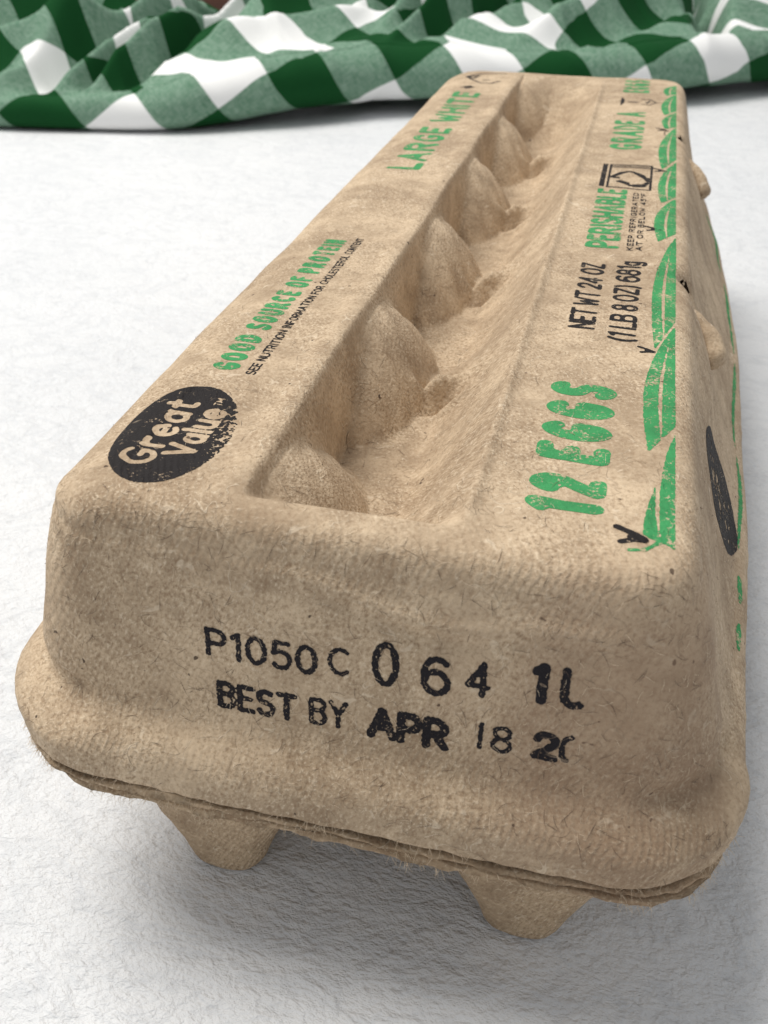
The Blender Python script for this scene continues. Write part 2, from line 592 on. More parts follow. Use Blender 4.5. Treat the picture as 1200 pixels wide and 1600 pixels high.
# every letter: width, strokes in a box of height 1
G = {
    'A': (.70, [[(0, 0), (.35, 1), (.70, 0)], [(.13, .34), (.57, .34)]]),
    'B': (.58, [[(0, 0), (0, 1)], [(0, 1)] + arc(.30, .77, .24, .23, 90, -90) + [(0, .54)], [(0, .54)] + arc(.31, .27, .27, .27, 90, -90) + [(0, 0)]]),
    'C': (.62, [arc(.33, .5, .33, .5, 50, 310, 18)]),
    'D': (.64, [[(0, 0), (0, 1)] + arc(.20, .5, .44, .5, 90, -90, 14) + [(0, 0)]]),
    'E': (.52, [[(.52, 1), (0, 1), (0, 0), (.52, 0)], [(0, .52), (.44, .52)]]),
    'F': (.50, [[(.50, 1), (0, 1), (0, 0)], [(0, .52), (.42, .52)]]),
    'G': (.66, [arc(.34, .5, .34, .5, 48, 318, 18) + [(.64, .46), (.40, .46)]]),
    'H': (.60, [[(0, 0), (0, 1)], [(.6, 0), (.6, 1)], [(0, .52), (.6, .52)]]),
    'I': (.04, [[(.02, 0), (.02, 1)]]),
    'K': (.58, [[(0, 0), (0, 1)], [(.56, 1), (0, .42)], [(.2, .6), (.58, 0)]]),
    'L': (.48, [[(0, 1), (0, 0), (.48, 0)]]),
    'M': (.74, [[(0, 0), (0, 1), (.37, .25), (.74, 1), (.74, 0)]]),
    'N': (.60, [[(0, 0), (0, 1), (.6, 0), (.6, 1)]]),
    'O': (.66, [arc(.33, .5, .33, .5, 0, 360, 24)]),
    'P': (.56, [[(0, 0), (0, 1)] + arc(.28, .73, .28, .27, 90, -90) + [(0, .46)]]),
    'R': (.60, [[(0, 0), (0, 1)] + arc(.28, .74, .28, .26, 90, -90) + [(0, .48)], [(.26, .48), (.60, 0)]]),
    'S': (.56, [arc(.28, .75, .26, .25, 40, 200, 10) + [(.12, .56), (.44, .45)] + arc(.28, .26, .28, .26, 30, -150, 12)]),
    'T': (.60, [[(0, 1), (.6, 1)], [(.3, 1), (.3, 0)]]),
    'U': (.60, [[(0, 1), (0, .3)] + arc(.3, .3, .3, .3, 180, 360) + [(.6, 1)]]),
    'V': (.62, [[(0, 1), (.31, 0), (.62, 1)]]),
    'W': (.86, [[(0, 1), (.22, 0), (.43, .72), (.64, 0), (.86, 1)]]),
    'Y': (.60, [[(0, 1), (.3, .48), (.6, 1)], [(.3, .48), (.3, 0)]]),
    'Z': (.54, [[(0, 1), (.54, 1), (0, 0), (.54, 0)]]),
    '0': (.56, [arc(.28, .5, .28, .5, 0, 360, 24)]),
    '1': (.24, [[(0, .86), (.2, 1), (.2, 0)]]),
    '2': (.54, [arc(.27, .72, .26, .28, 170, -35, 12) + [(0, 0), (.54, 0)]]),
    '4': (.60, [[(.44, 0), (.44, 1), (0, .26), (.6, .26)]]),
    '5': (.54, [[(.50, 1), (.08, 1), (.04, .56)] + arc(.26, .33, .28, .33, 100, -140, 14)]),
    '6': (.56, [arc(.30, .6, .30, .40, 50, 180, 8) + [(0, .32)], arc(.28, .31, .28, .31, 0, 360, 20)]),
    '8': (.54, [arc(.27, .76, .23, .24, 0, 360, 18), arc(.27, .26, .27, .26, 0, 360, 18)]),
    '(': (.20, [arc(.42, .45, .40, .72, 130, 230, 10)]),
    ')': (.20, [arc(-.22, .45, .40, .72, 50, -50, 10)]),
    '^': (.22, [arc(.11, .86, .11, .13, 0, 360, 10)]),   # degree ring
    'g': (.46, [arc(.22, .36, .22, .30, 0, 360, 16), [(.44, .66), (.44, -.10)] + arc(.22, -.10, .22, .16, 0, -150, 8)]),
    'r': (.34, [[(0, 0), (0, .68)], arc(.26, .42, .26, .25, 180, 70, 8)]),
    'e': (.50, [[(.02, .37), (.48, .37)] + arc(.25, .34, .25, .34, 8, 310, 18)]),
    'a': (.48, [arc(.23, .33, .23, .33, 0, 360, 18), [(.47, .68), (.47, 0)]]),
    't': (.34, [[(.14, .95), (.14, .18)] + arc(.28, .18, .14, .17, 180, 290, 8), [(0, .68), (.32, .68)]]),
    'l': (.04, [[(.02, 0), (.02, 1)]]),
    'u': (.46, [[(0, .68), (0, .24)] + arc(.22, .24, .22, .24, 180, 360, 10), [(.45, .68), (.45, 0)]]),
    '<': (.40, [[(0, 1), (0, .3)] + arc(.3, .3, .3, .3, 180, 300, 8)]),      # half a U, the stamp runs out
    '>': (.34, [arc(.34, .55, .34, .45, 95, 180, 8) + arc(.34, .30, .34, .30, 180, 250, 6)]),   # half a 6
    "'": (.04, [[(.02, 1), (.02, .75)]]),
    '-': (.3, [[(0, .5), (.3, .5)]]),
}


def layout(text, gap=.22, space=.45):
    """strokes of a line of text, in units of the letter height"""
    out, x = [], 0.
    for ch in text:
        if ch == ' ':
            x += space
            continue
        w, st = G[ch]
        out += [[(px + x, py) for px, py in s] for s in st]
        x += w + gap
    return out, x - gap


_lat = rng.random((257, 257))


def vnoise(u, v):
    u, v = np.mod(u, 256), np.mod(v, 256)
    i, j = np.floor(u).astype(int), np.floor(v).astype(int)
    f, g_ = u - i, v - j
    f, g_ = f * f * (3 - 2 * f), g_ * g_ * (3 - 2 * g_)
    return (_lat[j, i] * (1 - f) + _lat[j, i + 1] * f) * (1 - g_) + (_lat[j + 1, i] * (1 - f) + _lat[j + 1, i + 1] * f) * g_


def seg_field(S, T, strokes, half):
    """signed distance to a set of round strokes; half may be one width for all"""
    phi = np.full(S.shape, 1e3)
    for st in strokes:
        for (ax, ay), (bx, by) in zip(st[:-1], st[1:]):
            dx, dy = bx - ax, by - ay
            l2 = dx * dx + dy * dy + 1e-18
            m = half * 1.6 + .0004
            s0, s1 = np.searchsorted(S[0], (min(ax, bx) - m, max(ax, bx) + m))
            t0, t1 = np.searchsorted(T[:, 0], (min(ay, by) - m, max(ay, by) + m))
            if s1 <= s0 or t1 <= t0:
                continue
            s, t = S[t0:t1, s0:s1], T[t0:t1, s0:s1]
            k = np.clip(((s - ax) * dx + (t - ay) * dy) / l2, 0, 1)
            d = np.hypot(s - ax - k * dx, t - ay - k * dy) - half
            phi[t0:t1, s0:s1] = np.minimum(phi[t0:t1, s0:s1], d)
    return phi


def grid(s0, s1, t0, t1, cell):
    return np.meshgrid(np.arange(s0, s1 + cell, cell), np.arange(t0, t1 + cell, cell))


def rough_edge(S, T, phi, amp, freq=2600., seed=0.):
    return phi + amp * ((vnoise(S * freq + seed, T * freq) - .5) * 1.3 + (vnoise(S * freq * 2.3, T * freq * 2.3 + seed) - .5) * .8)


def print_mesh(name, S, T, phi, to_surf, mat, parent, label=None, lift=.00004):
    """marching squares on phi<0, laid on the surface"""
    nt, ns = phi.shape
    vid, vv, ff = {}, [], []

    def vert(key, s, t):
        if key not in vid:
            p = to_surf(s, t)
            vid[key] = len(vv) if p is not None else -1
            if p is not None:
                vv.append(p)
        return vid[key]
    neg = phi < 0
    anyn = neg[:-1, :-1] | neg[1:, :-1] | neg[:-1, 1:] | neg[1:, 1:]
    for j, i in zip(*np.nonzero(anyn)):
        cs = [(j, i), (j, i + 1), (j + 1, i + 1), (j + 1, i)]
        poly = []
        for k in range(4):
            a, b = cs[k], cs[(k + 1) % 4]
            fa, fb = phi[a], phi[b]
            if fa < 0:
                poly.append(vert(a, S[a], T[a]))
            if (fa < 0) != (fb < 0):
                w = fa / (fa - fb)
                key = (a, b) if a < b else (b, a)
                poly.append(vert(key, S[a] + w * (S[b] - S[a]), T[a] + w * (T[b] - T[a])))
        if len(poly) >= 3 and -1 not in poly:
            ff.append(poly)
    if not ff:
        return None
    m = bpy.data.meshes.new(name)
    m.from_pydata(vv, [], ff)
    m.update()
    o = link(name, m, mat, parent)
    if label:
        o['label'] = label
    return o


def on_top(xb, y0, lift=.00004):
    """text coordinates (s to the back, t to the left) on the upper face"""
    def f(s, t):
        h_ = bvh.ray_cast(Vector((xb - t, y0 + s, .12)), Vector((0, 0, -1)))
        return tuple(h_[0] + h_[1] * (lift if h_[1].z > 0 else -lift)) if h_[0] else None
    return f


def on_front(lift=.00005):
    def f(s, t):
        h_ = bvh.ray_cast(Vector((s, -.1, t)), Vector((0, 1, 0)))
        if not h_[0]:
            return None
        n_ = h_[1] if h_[1].y < 0 else -h_[1]
        return tuple(h_[0] + n_ * lift)
    return f


def on_right(lift=.00005):
    def f(s, t):
        h_ = bvh.ray_cast(Vector((.2, s, t)), Vector((-1, 0, 0)))
        if not h_[0]:
            return None
        n_ = h_[1] if h_[1].x > 0 else -h_[1]
        return tuple(h_[0] + n_ * lift)
    return f


def top_text(name, text, x_top, x_base, y0, y1, weight, mat, label, gap=.22, space=.45, slant=0., rough=.00008, cellf=3.2, kern=None):
    Ht = x_base - x_top
    half = weight * Ht / 2
    n_ = len(text.replace(' ', '')) - 1
    w0 = layout(text, 0., space)[1]
    gap = max(gap, 3.1 * half * w0 / max(y1 - y0 - 2 * half - 3.1 * half * n_, .001)) if weight > .2 else gap
    st, w = layout(text, gap, space)
    ks = (y1 - y0 - 2 * half) / w
    kt = Ht - 2 * half
    st = [[(half + px * ks + slant * py * kt, half + py * kt) for px, py in s] for s in st]
    cell = max(half * 2 / cellf, .00013)
    lo = -.002 if any(c in text for c in '()g') else -.0004
    S, T = grid(-.0006, y1 - y0 + .0006 + abs(slant) * Ht, lo, Ht + .0012, cell)
    phi = rough_edge(S, T, seg_field(S, T, st, half), rough, seed=y0 * 999)
    return print_mesh(name, S, T, phi, on_top(x_base, y0), mat, lid, label)


top_text('lettering', '12 EGGS', .0175, .0269, .0105, .0448, .228, M_green, 'large green lettering reading 12 EGGS', gap=.40, space=.55, slant=.10)
top_text('lettering', 'NET WT 24 OZ', .0179, .0223, .0640, .0942, .17, M_black, 'black lettering reading NET WT 24 OZ', gap=.24, space=.34)
top_text('lettering', '(1 LB 8 OZ) 681g', .0243, .0288, .0612, .0968, .17, M_black, 'black lettering reading (1 LB 8 OZ) 681g', gap=.24, space=.34)
top_text('lettering', 'PERISHABLE', .0177, .0243, .1032, .1432, .20, M_green, 'green lettering reading PERISHABLE', gap=.34)
top_text('lettering', 'KEEP REFRIGERATED', .0256, .0269, .1025, .1415, .22, M_black, 'small black lettering about refrigeration, upper line', gap=.3)
top_text('lettering', 'AT OR BELOW 45^F', .0273, .0286, .1025, .1415, .22, M_black, 'small black lettering about refrigeration, lower line', gap=.3)
top_text('lettering', 'GRADE A', .0181, .0264, .1785, .2215, .215, M_green, 'green lettering reading GRADE A', gap=.36, space=.6)
top_text('lettering', 'EGGS', .0185, .0266, .2478, .2668, .22, M_green, 'green lettering reading EGGS at the far end', gap=.36)
top_text('lettering', 'GOOD SOURCE OF PROTEIN', -.0320, -.0277, .0360, .0950, .23, M_green, 'green lettering reading GOOD SOURCE OF PROTEIN', gap=.36, space=.6)
top_text('lettering', 'SEE NUTRITION INFORMATION FOR CHOLESTEROL CONTENT', -.0263, -.0247, .0352, .0972, .18, M_black, 'small black lettering about nutrition information', gap=.24, space=.42)
top_text('lettering', 'LARGE WHITE', -.0327, -.0244, .1455, .2355, .22, M_green, 'green lettering reading LARGE WHITE', gap=.36, space=.6)

# black oval with the brand name left in bare pulp
ox, oy, ra, rb = -.0293, .0177, .0127, .0077


def oval():
    cell = .00017
    S, T = grid(-.0145, .0145, -.0090, .0090, cell)
    c, s = math.cos(R(4)), math.sin(R(4))
    u, v = S * c + T * s, -S * s + T * c
    k = np.sqrt((u / ra) ** 2 + (v / rb) ** 2)
    phi = (k - 1) * rb
    cut = np.full(S.shape, 1e3)
    for txt, s0, t0, hh, ks, wt in (('Great', -.0082, .0002, .0040, .94, .00046), ('Value', -.0052, -.0043, .0035, .87, .00046), ('TM', .0082, -.0030, .0010, .9, .00010)):
        st, w = layout(txt, .26)
        st = [[(s0 + px * hh * ks * 1.28, t0 + py * hh) for px, py in q] for q in st]
        cut = np.minimum(cut, seg_field(S, T, st, wt))
    phi = np.maximum(phi, -cut)
    phi = rough_edge(S, T, phi, .00007)
    # speckled, badly inked lower edge
    worn = vnoise(S * 5200, T * 5200) - (.66 + 150 * np.clip(T + .0052 + .25 * np.clip(S, -.006, .004) * -1, -.004, .02))
    phi = np.where(worn > 0, np.maximum(phi, .00005), phi)
    return print_mesh('brand_oval', S, T, phi, on_top(ox, oy), M_black, lid, 'black oval emblem with the name in bare pulp')


oval()


def strokes_top(name, mat, label, pts, half, rough=.00006):
    """strokes given straight in (x, y) of the upper face"""
    st = [[(y, -x) for x, y in s] for s in pts]
    a = np.array([p for s in st for p in s])
    S, T = grid(a[:, 0].min() - half * 2, a[:, 0].max() + half * 2, a[:, 1].min() - half * 2, a[:, 1].max() + half * 2, max(half * .55, .00012))
    phi = rough_edge(S, T, seg_field(S, T, st, half), rough)
    return print_mesh(name, S, T, phi, on_top(0, 0), mat, lid, label)


# recycling label in its box
strokes_top('recycling_label', M_black, 'black boxed recycling label with three arrows', [
    [(.0196, .1445), (.0292, .1445), (.0292, .1632), (.0196, .1632), (.0196, .1445)],
    [(.0196, .1608), (.0292, .1608)], [(.0200, .1620), (.0288, .1620)],
    [(.0180, .1450), (.0180, .1632)], [(.0186, .1450), (.0186, .1632)]], .00028)
strokes_top('recycling_arrows', M_black, 'three black recycling arrows inside the box', [
    [(.0203, .1522), (.0222, .1560), (.0243, .1572)], [(.0203, .1522), (.0210, .1534), (.0232, .1566)], [(.0205, .1516), (.0217, .1518)],
    [(.0250, .1566), (.0272, .1546), (.0286, .1508)], [(.0256, .1558), (.0282, .1522)], [(.0286, .1508), (.0284, .1528)],
    [(.0218, .1488), (.0240, .1474), (.0246, .1466)], [(.0224, .1494), (.0240, .1482)],
    [(.0254, .1464), (.0276, .1470), (.0284, .1496)], [(.0256, .1472), (.0274, .1480)]], .00052)
# small grading mark
strokes_top('grade_mark', M_black, 'small black grading mark between green words', [
    [(.0188, .2300), (.0188, .2400)], [(.0182, .2350), (.0196, .2350)], [(.0193, .2320), (.0193, .2385)],
    [(.0206, .2350), (.0236, .2346)], [(.0210, .2344), (.0232, .2342)],
    [(.0248, .2318), (.0270, .2310), (.0290, .2350), (.0270, .2392), (.0248, .2384)], [(.0258, .2350), (.0274, .2350)], [(.0262, .2330), (.0270, .2368)],
    [(.0290, .2350), (.0300, .2350)]], .00026)
# dark hen mark at the far left corner
strokes_top('corner_mark', M_black, 'black outlined corner mark past the words on the left panel', [
    [(-.0318, .2415), (-.0296, .2440), (-.0284, .2420)], [(-.0306, .2410), (-.0288, .2432)], [(-.0300, .2402), (-.0280, .2424)],
    [(-.0212, .2672), (-.0290, .2650), (-.0334, .2600), (-.0306, .2546), (-.0276, .2510), (-.0236, .2500), (-.0212, .2540)],
    [(-.0328, .2600), (-.0304, .2570), (-.0294, .2620)], [(-.0318, .2604), (-.0300, .2610)],
    [(-.0268, .2552), (-.0252, .2560)]], .00042)
# little black beak marks beside the leaf strip
for yv, x0, sc in ((.0080, .0284, 1.), (.0588, .0294, .72), (.1165, .0288, .95), (.1600, .0296, .9), (.2010, .0297, .9)):
    strokes_top('beak_mark', M_black, None, [
        [(x0, yv + .0016 * sc), (x0 + .0017 * sc, yv + .0007 * sc), (x0 + .0032 * sc, yv - .0002)],
        [(x0 + .0006 * sc, yv - .0012 * sc), (x0 + .0018 * sc, yv - .0006 * sc), (x0 + .0032 * sc, yv - .0003)],
        [(x0 + .0016 * sc, yv), (x0 + .0030 * sc, yv - .0003)]], .00044 * sc)


# plaited strip of green leaves along the right edge
def leaf_strip():
    bounds = [.0068, .0272, .0585, .1085, .1345, .1610, .2020, .2190, .2450, .2640]
    S, T = grid(.004, .268, -.0356, -.0286, .00026)   # T = -x
    xx = -T
    phi = np.full(S.shape, 1e3)
    for k in range(len(bounds) - 1):
        a, b = bounds[k], bounds[k + 1]
        L = b - a
        Ln = bounds[k + 2] - b if k + 2 < len(bounds) else 0.
        q = (S - a) / (L + .20 * Ln)
        if k == 0:
            left = .0309 + .0040 * np.clip(q, 0, 1) ** 1.25 + .0008 * np.clip(.25 - q, 0, 1) ** 2 * 10
            low = a + .0016 - .35 * (xx - .0309)
        else:
            left = .0309 - .0004 * (k % 2) + np.where(q > .40, .0041 * np.clip((q - .40) / .60, 0, 1) ** 1.8, .0010 * np.clip((.40 - q) / .40, 0, 1) ** 2)
            low = a + np.maximum(xx - .0316, 0) / .0036 * .27 * L
        inside = np.maximum.reduce([left - xx, xx - .0349, (low - S) * .45 + .00012, (q - 1) * .02])
        c = .0340 - .0011 * np.cos(np.pi * np.clip(q - .45, -.5, .5)) + .0009 * (q - .5)
        vein = np.abs(xx - c) - .00026 * np.clip(1.3 - np.abs(q - .42) * 2.6, 0, 1)
        inside = np.maximum(inside, -vein)
        inside = np.where((q > -.05) & (q < 1.02), inside, 1e3)
        phi = np.minimum(phi, inside)
    # thin stem curling at the near end
    phi = np.minimum(phi, seg_field(S, T, [[(.0056, -.0300), (.0060, -.0316), (.0076, -.0330), (.0100, -.0340)]], .00024))
    phi = rough_edge(S, T, phi, .00012)
    return print_mesh('leaf_strip', S, T, phi, on_top(0, 0), M_green, lid, 'green strip of plaited leaves along the right edge')


leaf_strip()


# stamped code and date on the near end: (text, left x, base z, height, width, weight, faint)
def stamp(rows):
    for (txt, x0, z0, hh, ww, wt, faint, tilt) in rows:
        st, w = layout(txt, .26, .5)
        half = wt / 2
        k = (ww - 2 * half) / max(w, .05) if w > .1 else 1.
        st = [[(x0 + half + px * k, z0 + half + py * (hh - 2 * half) + tilt * px * k) for px, py in s] for s in st]
        a = np.array([p for s in st for p in s])
        S, T = grid(a[:, 0].min() - wt, a[:, 0].max() + wt, a[:, 1].min() - wt, a[:, 1].max() + wt, .00013)
        phi = seg_field(S, T, st, half)
        # ink squeezed to the rim of the strokes, pale inside
        holes = vnoise(S * 3300 + 11, T * 3300 + x0 * 5000) + .5 * vnoise(S * 7000, T * 7000)
        core = np.clip(-phi / half, 0, 1)
        phi = rough_edge(S, T, phi, .00016, 3300., seed=x0 * 3000)
        phi = np.where(holes * (.72 + .55 * core) > 1.33 - faint, np.maximum(phi, .00006), phi)
        print_mesh('stamp', S, T, phi, on_front(), M_stamp, lid, 'black stamped code, letters reading ' + txt)


STAMPS = [('P1050', -.0187, .0537, .0044, .0146, .00068, .10, -.012), ('C', -.0029, .0542, .0042, .0031, .00060, .16, 0),
          ('0', .0026, .0537, .0066, .0034, .00086, .12, 0), ('6', .0086, .0537, .0058, .0037, .00086, .10, 0), ('4', .0139, .0549, .0051, .0031, .00072, .12, 0),
          ('1', .0214, .0556, .0058, .0022, .00125, .04, 0), ('<', .0248, .0556, .0056, .0027, .00105, .16, 0),
          ('BEST', -.0176, .0458, .0044, .0108, .00080, .16, .0), ('BY', -.0053, .0460, .0043, .0051, .00066, .24, .0),
          ('APR', .0022, .0456, .0049, .0105, .00112, .06, .0), ('1', .0160, .0471, .0042, .0007, .00056, .22, 0), ('8', .0176, .0471, .0042, .0027, .00058, .16, 0),
          ('2', .0225, .0474, .0044, .0033, .00105, .04, 0), ('>', .0257, .0476, .0042, .0017, .00070, .26, 0)]
stamp(STAMPS)

# printing on the sloping right side: black oval and a line of green leaves
def right_side():
    S, T = grid(.040, .072, .036, .066, .00026)
    c0, t0 = SIDE_OVAL[:2]
    u, v = (S - c0) / SIDE_OVAL[2], (T - t0) / SIDE_OVAL[3]
    phi = (np.sqrt(u * u + v * v) - 1) * SIDE_OVAL[3]
    worn = vnoise(S * 700, T * 700) * .6 + vnoise(S * 3000, T * 3000) * .5 - (.46 + .55 * np.abs(np.sqrt(u * u + v * v) - .25))
    phi = np.where(worn > 0, np.maximum(phi, .00005), phi)
    print_mesh('side_oval', S, T, rough_edge(S, T, phi, .00016), on_right(), M_black, lid, 'worn black oval printed on the right side')
    S, T = grid(.020, .250, SIDE_Z - .004, SIDE_Z + .004, .0003)
    phi = np.full(S.shape, 1e3)
    for a, b in ((.029, .036), (.040, .047), (.053, .086), (.088, .128), (.131, .176), (.181, .235)):
        q = np.clip((S - a) / (b - a), 0, 1)
        phi = np.minimum(phi, np.where((S > a) & (S < b), np.abs(T - SIDE_Z - .0003 * np.sin(S * 140)) - .00042 * np.sin(np.pi * q) ** .5, 1e3))
    print_mesh('side_leaf_strip', S, T, rough_edge(S, T, phi, .0002), on_right(), M_green, lid, 'green leaf line low on the right side')


SIDE_OVAL = (.0553, .0520, .0108, .0098)
SIDE_Z = .0418
right_side()


# ------------------------------------------------------------------ loose pulp fibres lying on the lid
def fibres(name, count, mat, lmin, lmax, width, lift, seed, parent, tree, box):
    rnd = random.Random(seed)
    vv, ff = [], []
    made = 0
    while made < count:
        x, y = rnd.uniform(box[0], box[1]), rnd.uniform(0, 1) ** 1.9 * (box[3] - box[2]) + box[2]
        z = rnd.uniform(.034, .080)
        p, n_, _, dist = tree.find_nearest(Vector((x, y, z)))
        if p is None:
            continue
        if n_.dot(p - Vector((0, .137, .045))) < 0:
            n_ = -n_
        d = n_.cross(Vector((rnd.gauss(0, 1), rnd.gauss(0, 1), rnd.gauss(0, 1))))
        if d.length < 1e-4:
            continue
        d.normalize()
        L = rnd.uniform(lmin, lmax)
        bend = rnd.gauss(0, .14)
        ks = 5
        base_i = len(vv)
        for k in range(ks):
            q, n2, _, _ = tree.find_nearest(p)
            if n2.dot(n_) < 0:
                n2 = -n2
            side = n2.cross(d).normalized()
            w = width * (1 - .6 * abs(k / (ks - 1) * 2 - 1)) * .5
            c = q + n2 * lift * (1 + .8 * math.sin(k * 1.7 + made))
            vv += [tuple(c + side * w), tuple(c - side * w)]
            d = (d + side * bend).normalized()
            d = (d - n2 * d.dot(n2)).normalized()
            p = q + d * (L / (ks - 1))
        for k in range(ks - 1):
            a = base_i + 2 * k
            ff.append((a, a + 1, a + 3, a + 2))
        made += 1
    o = link(name, mesh_from(name, vv, ff), mat, parent)
    o['kind'] = 'stuff'
    return o


BOX = (-.055, .055, -.012, .24)
fibres('dark_fibres', 1500, M_fib_dark, .0008, .0028, .00006, .00012, 3, lid, bvh, BOX)
fibres('pale_fibres', 1500, M_fib_light, .0005, .0020, .00005, .00013, 4, lid, bvh, BOX)


def fuzz():
    """short hairs along the torn edges under the rim"""
    rnd = random.Random(11)
    tbvh = BVHTree.FromPolygons([Vector(v) for v in tv], tf)
    vv, ff = [], []
    for k in range(2000):
        x = rnd.uniform(-.053, .054)
        y = rnd.uniform(-.013, .004) if rnd.random() < .8 else rnd.uniform(-.012, .06)
        # hairs come in tufts
        if noise.noise(Vector((x * 120, y * 60, 4.))) < -.12:
            continue
        z = rnd.choice((.0300, .0305, .0318, .0340)) + rnd.gauss(0, .0004)
        p, n_, _, _ = (tbvh if z < .033 else bvh).find_nearest(Vector((x, y, z)))
        out = Vector((p.x, p.y - .1375 if p.y > .02 else min(p.y - .03, -.02), 0)).normalized()
        d = (out * rnd.uniform(.2, 1) + Vector((rnd.gauss(0, .7), rnd.gauss(0, .3), rnd.uniform(-1.2, .3)))).normalized()
        L = rnd.uniform(.0004, .0014)
        a = Vector((rnd.gauss(0, 1), rnd.gauss(0, 1), rnd.gauss(0, 1)))
        s1 = d.cross(a).normalized()
        s2 = d.cross(s1)
        b0 = len(vv)
        for m in range(3):
            c = p + d * (L * m / 2) + Vector((0, 0, -.00012 * m * m)) + s1 * (.0001 * m * m * rnd.gauss(0, 1))
            w = .000035 * (1 - .35 * m)
            for q in range(3):
                an = q * 2.0944
                vv.append(tuple(c + s1 * (w * math.cos(an)) + s2 * (w * math.sin(an))))
        for m in range(2):
            for q in range(3):
                e, f_ = b0 + m * 3 + q, b0 + m * 3 + (q + 1) % 3
                ff.append((e, f_, f_ + 3, e + 3))
    o = link('edge_fuzz', mesh_from('edge_fuzz', vv, ff), M_fib_light, tray)
    o['kind'] = 'stuff'


fuzz()

# ------------------------------------------------------------------ gingham cloth
E1, E2 = Vector((.97, .244, 0)), Vector((-.244, .97, 0))
ORG = Vector((-.126, .515, 0))
np_, nr, nt_ = 620, 30, 250
ps = np.linspace(-.40, .42, np_)
q0 = np.interp(ps, [-.40, -.223, -.128, -.074, 0, .10, .198, .257, .42], [-.010, -.035, -.045, -.033, 0, .016, .036, .067, .12])
q0 = np.convolve(np.pad(q0, 20, mode='edge'), np.hanning(41) / np.hanning(41).sum(), mode='valid')
rho = np.interp(ps, [-.40, -.20, -.150, -.10, 0, .1, .2, .42], [.008, .0075, .0085, .0145, .0150, .0120, .0150, .0150])
rho = np.convolve(np.pad(rho, 20, mode='edge'), np.hanning(41) / np.hanning(41).sum(), mode='valid')


def fold(x):
    """rounded fold, steeper on the near side"""
    return np.exp(-np.where(x < 0, np.abs(x / .72) ** 1.6, np.abs(x / 1.25) ** 1.8))


def cloth_height(p, t):
    z = .026 * (1 - np.exp(-np.maximum(t, 0) / .055))
    # bundles of folds running to the back right
    for (pk, c, m, A, w, pa, pb) in (
            (-.157, .012, 1.15, .020, .0085, -.20, -.02), (-.157, .036, 1.20, .018, .0085, -.22, -.03), (-.160, .070, 1.05, .022, .0140, -.27, -.03),
            (-.230, .034, .30, .022, .0130, -.42, -.15), (-.230, .088, .30, .030, .0200, -.42, -.14),
            (-.040, .040, .10, .013, .0130, -.12, .03), (.000, .092, .20, .026, .0210, -.10, .06),
            (.020, .022, 1.00, .018, .0080, -.01, .13), (.020, .050, 1.05, .020, .0110, -.01, .16), (.020, .095, .80, .022, .017, -.03, .22),
            (.140, .040, .50, .018, .0150, .07, .26), (.150, .100, .4, .024, .020, .06, .30), (.27, .03, -.6, .022, .014, .215, .42)):
        w = w * .82
        win = sstep(pa, pa + .045, p) * (1 - sstep(pb - .045, pb, p))
        z = z + A * win * fold((t - c - m * (p - pk)) / w)
        z = z - .55 * A * win * fold((t - c - m * (p - pk) + 2.1 * w) / w)
    # low spots where what stands behind shows
    z = z - .030 * np.exp(-((p + .118 - .10 * t) / .020) ** 2) * sstep(.04, .09, t) - .020 * sstep(.03, .06, p) * (1 - sstep(.13, .17, p)) * sstep(.05, .10, t)
    # a deep cleft towards the right end
    z = z - .040 * np.exp(-((p - .212 - .15 * t) / .010) ** 2)
    return z


CV = np.zeros((nr + nt_, np_, 3))
for i in range(np_):
    p, r = ps[i], rho[i]
    ang = np.linspace(R(-150), R(90), nr)      # the roll, seen from the right: under, front, top
    tt = r - r * np.cos(ang - R(0))
    zz = r + r * np.sin(ang)
    tt = np.where(ang < R(-90), r + (r * -np.cos(ang)) , tt)
    CV[:nr, i, 0] = p
    CV[:nr, i, 1] = q0[i] + tt
    lift_ = .0065 * float(sstep(-.12, -.04, p)) + .001
    CV[:nr, i, 2] = np.maximum(zz + lift_, .0006)
    CV[0, i, 1:] = (q0[i] + .055, .001)
    t = np.linspace(0, 1, nt_ + 1)[1:] ** 1.15 * .26
    zf = cloth_height(np.full(nt_, p), t)
    z0f = cloth_height(np.array([p]), np.array([0.]))[0]
    soft = np.exp(-t / .012)
    CV[nr:, i, 0] = p
    CV[nr:, i, 1] = q0[i] + r + t
    CV[nr:, i, 2] = np.maximum(2 * r + lift_ + zf * (1 - soft), .001) * (1 - sstep(.17, .26, t)) + .001
# wrinkles
for k in range(nr + nt_):
    for i in range(np_):
        x, y, z = CV[k, i]
        if z > .004:
            w = min((z - .004) / .01, 1)
            u, v = x * .8 - y * .6, x * .6 + y * .8
            rd = 1 - 2 * abs(noise.noise(Vector((u * 8, v * 30, 13.))))
            d = w * (.0030 * noise.noise(Vector((u * 9, v * 34, 1.))) + .0022 * max(rd, 0) ** 3 + .0012 * noise.noise(Vector((u * 24, v * 90, 5.))) + .0014 * max(1 - 3.2 * abs(noise.noise(Vector((v * 16 + 3, u * 11, 21.)))), 0) ** 2)
            CV[k, i, 2] += d
            CV[k, i, 1] -= d * .5 + w * .003 * noise.noise(Vector((u * 7, v * 20, 9.)))
seg = np.linalg.norm(np.diff(CV, axis=0), axis=2)
arcv = np.vstack([np.zeros((1, np_)), np.cumsum(seg, axis=0)])
segu = np.linalg.norm(np.diff(CV, axis=1), axis=2)
arcu = np.hstack([np.zeros((nr + nt_, 1)), np.cumsum(segu, axis=1)])
arcu = .35 * arcu + .65 * arcu[nr:nr + 1]
arcv = arcv - q0[None, :] * -.55
verts = []
for k in range(nr + nt_):
    for i in range(np_):
        v = ORG + E1 * CV[k, i, 0] + E2 * CV[k, i, 1]
        verts.append((v.x, v.y, CV[k, i, 2]))
faces = []
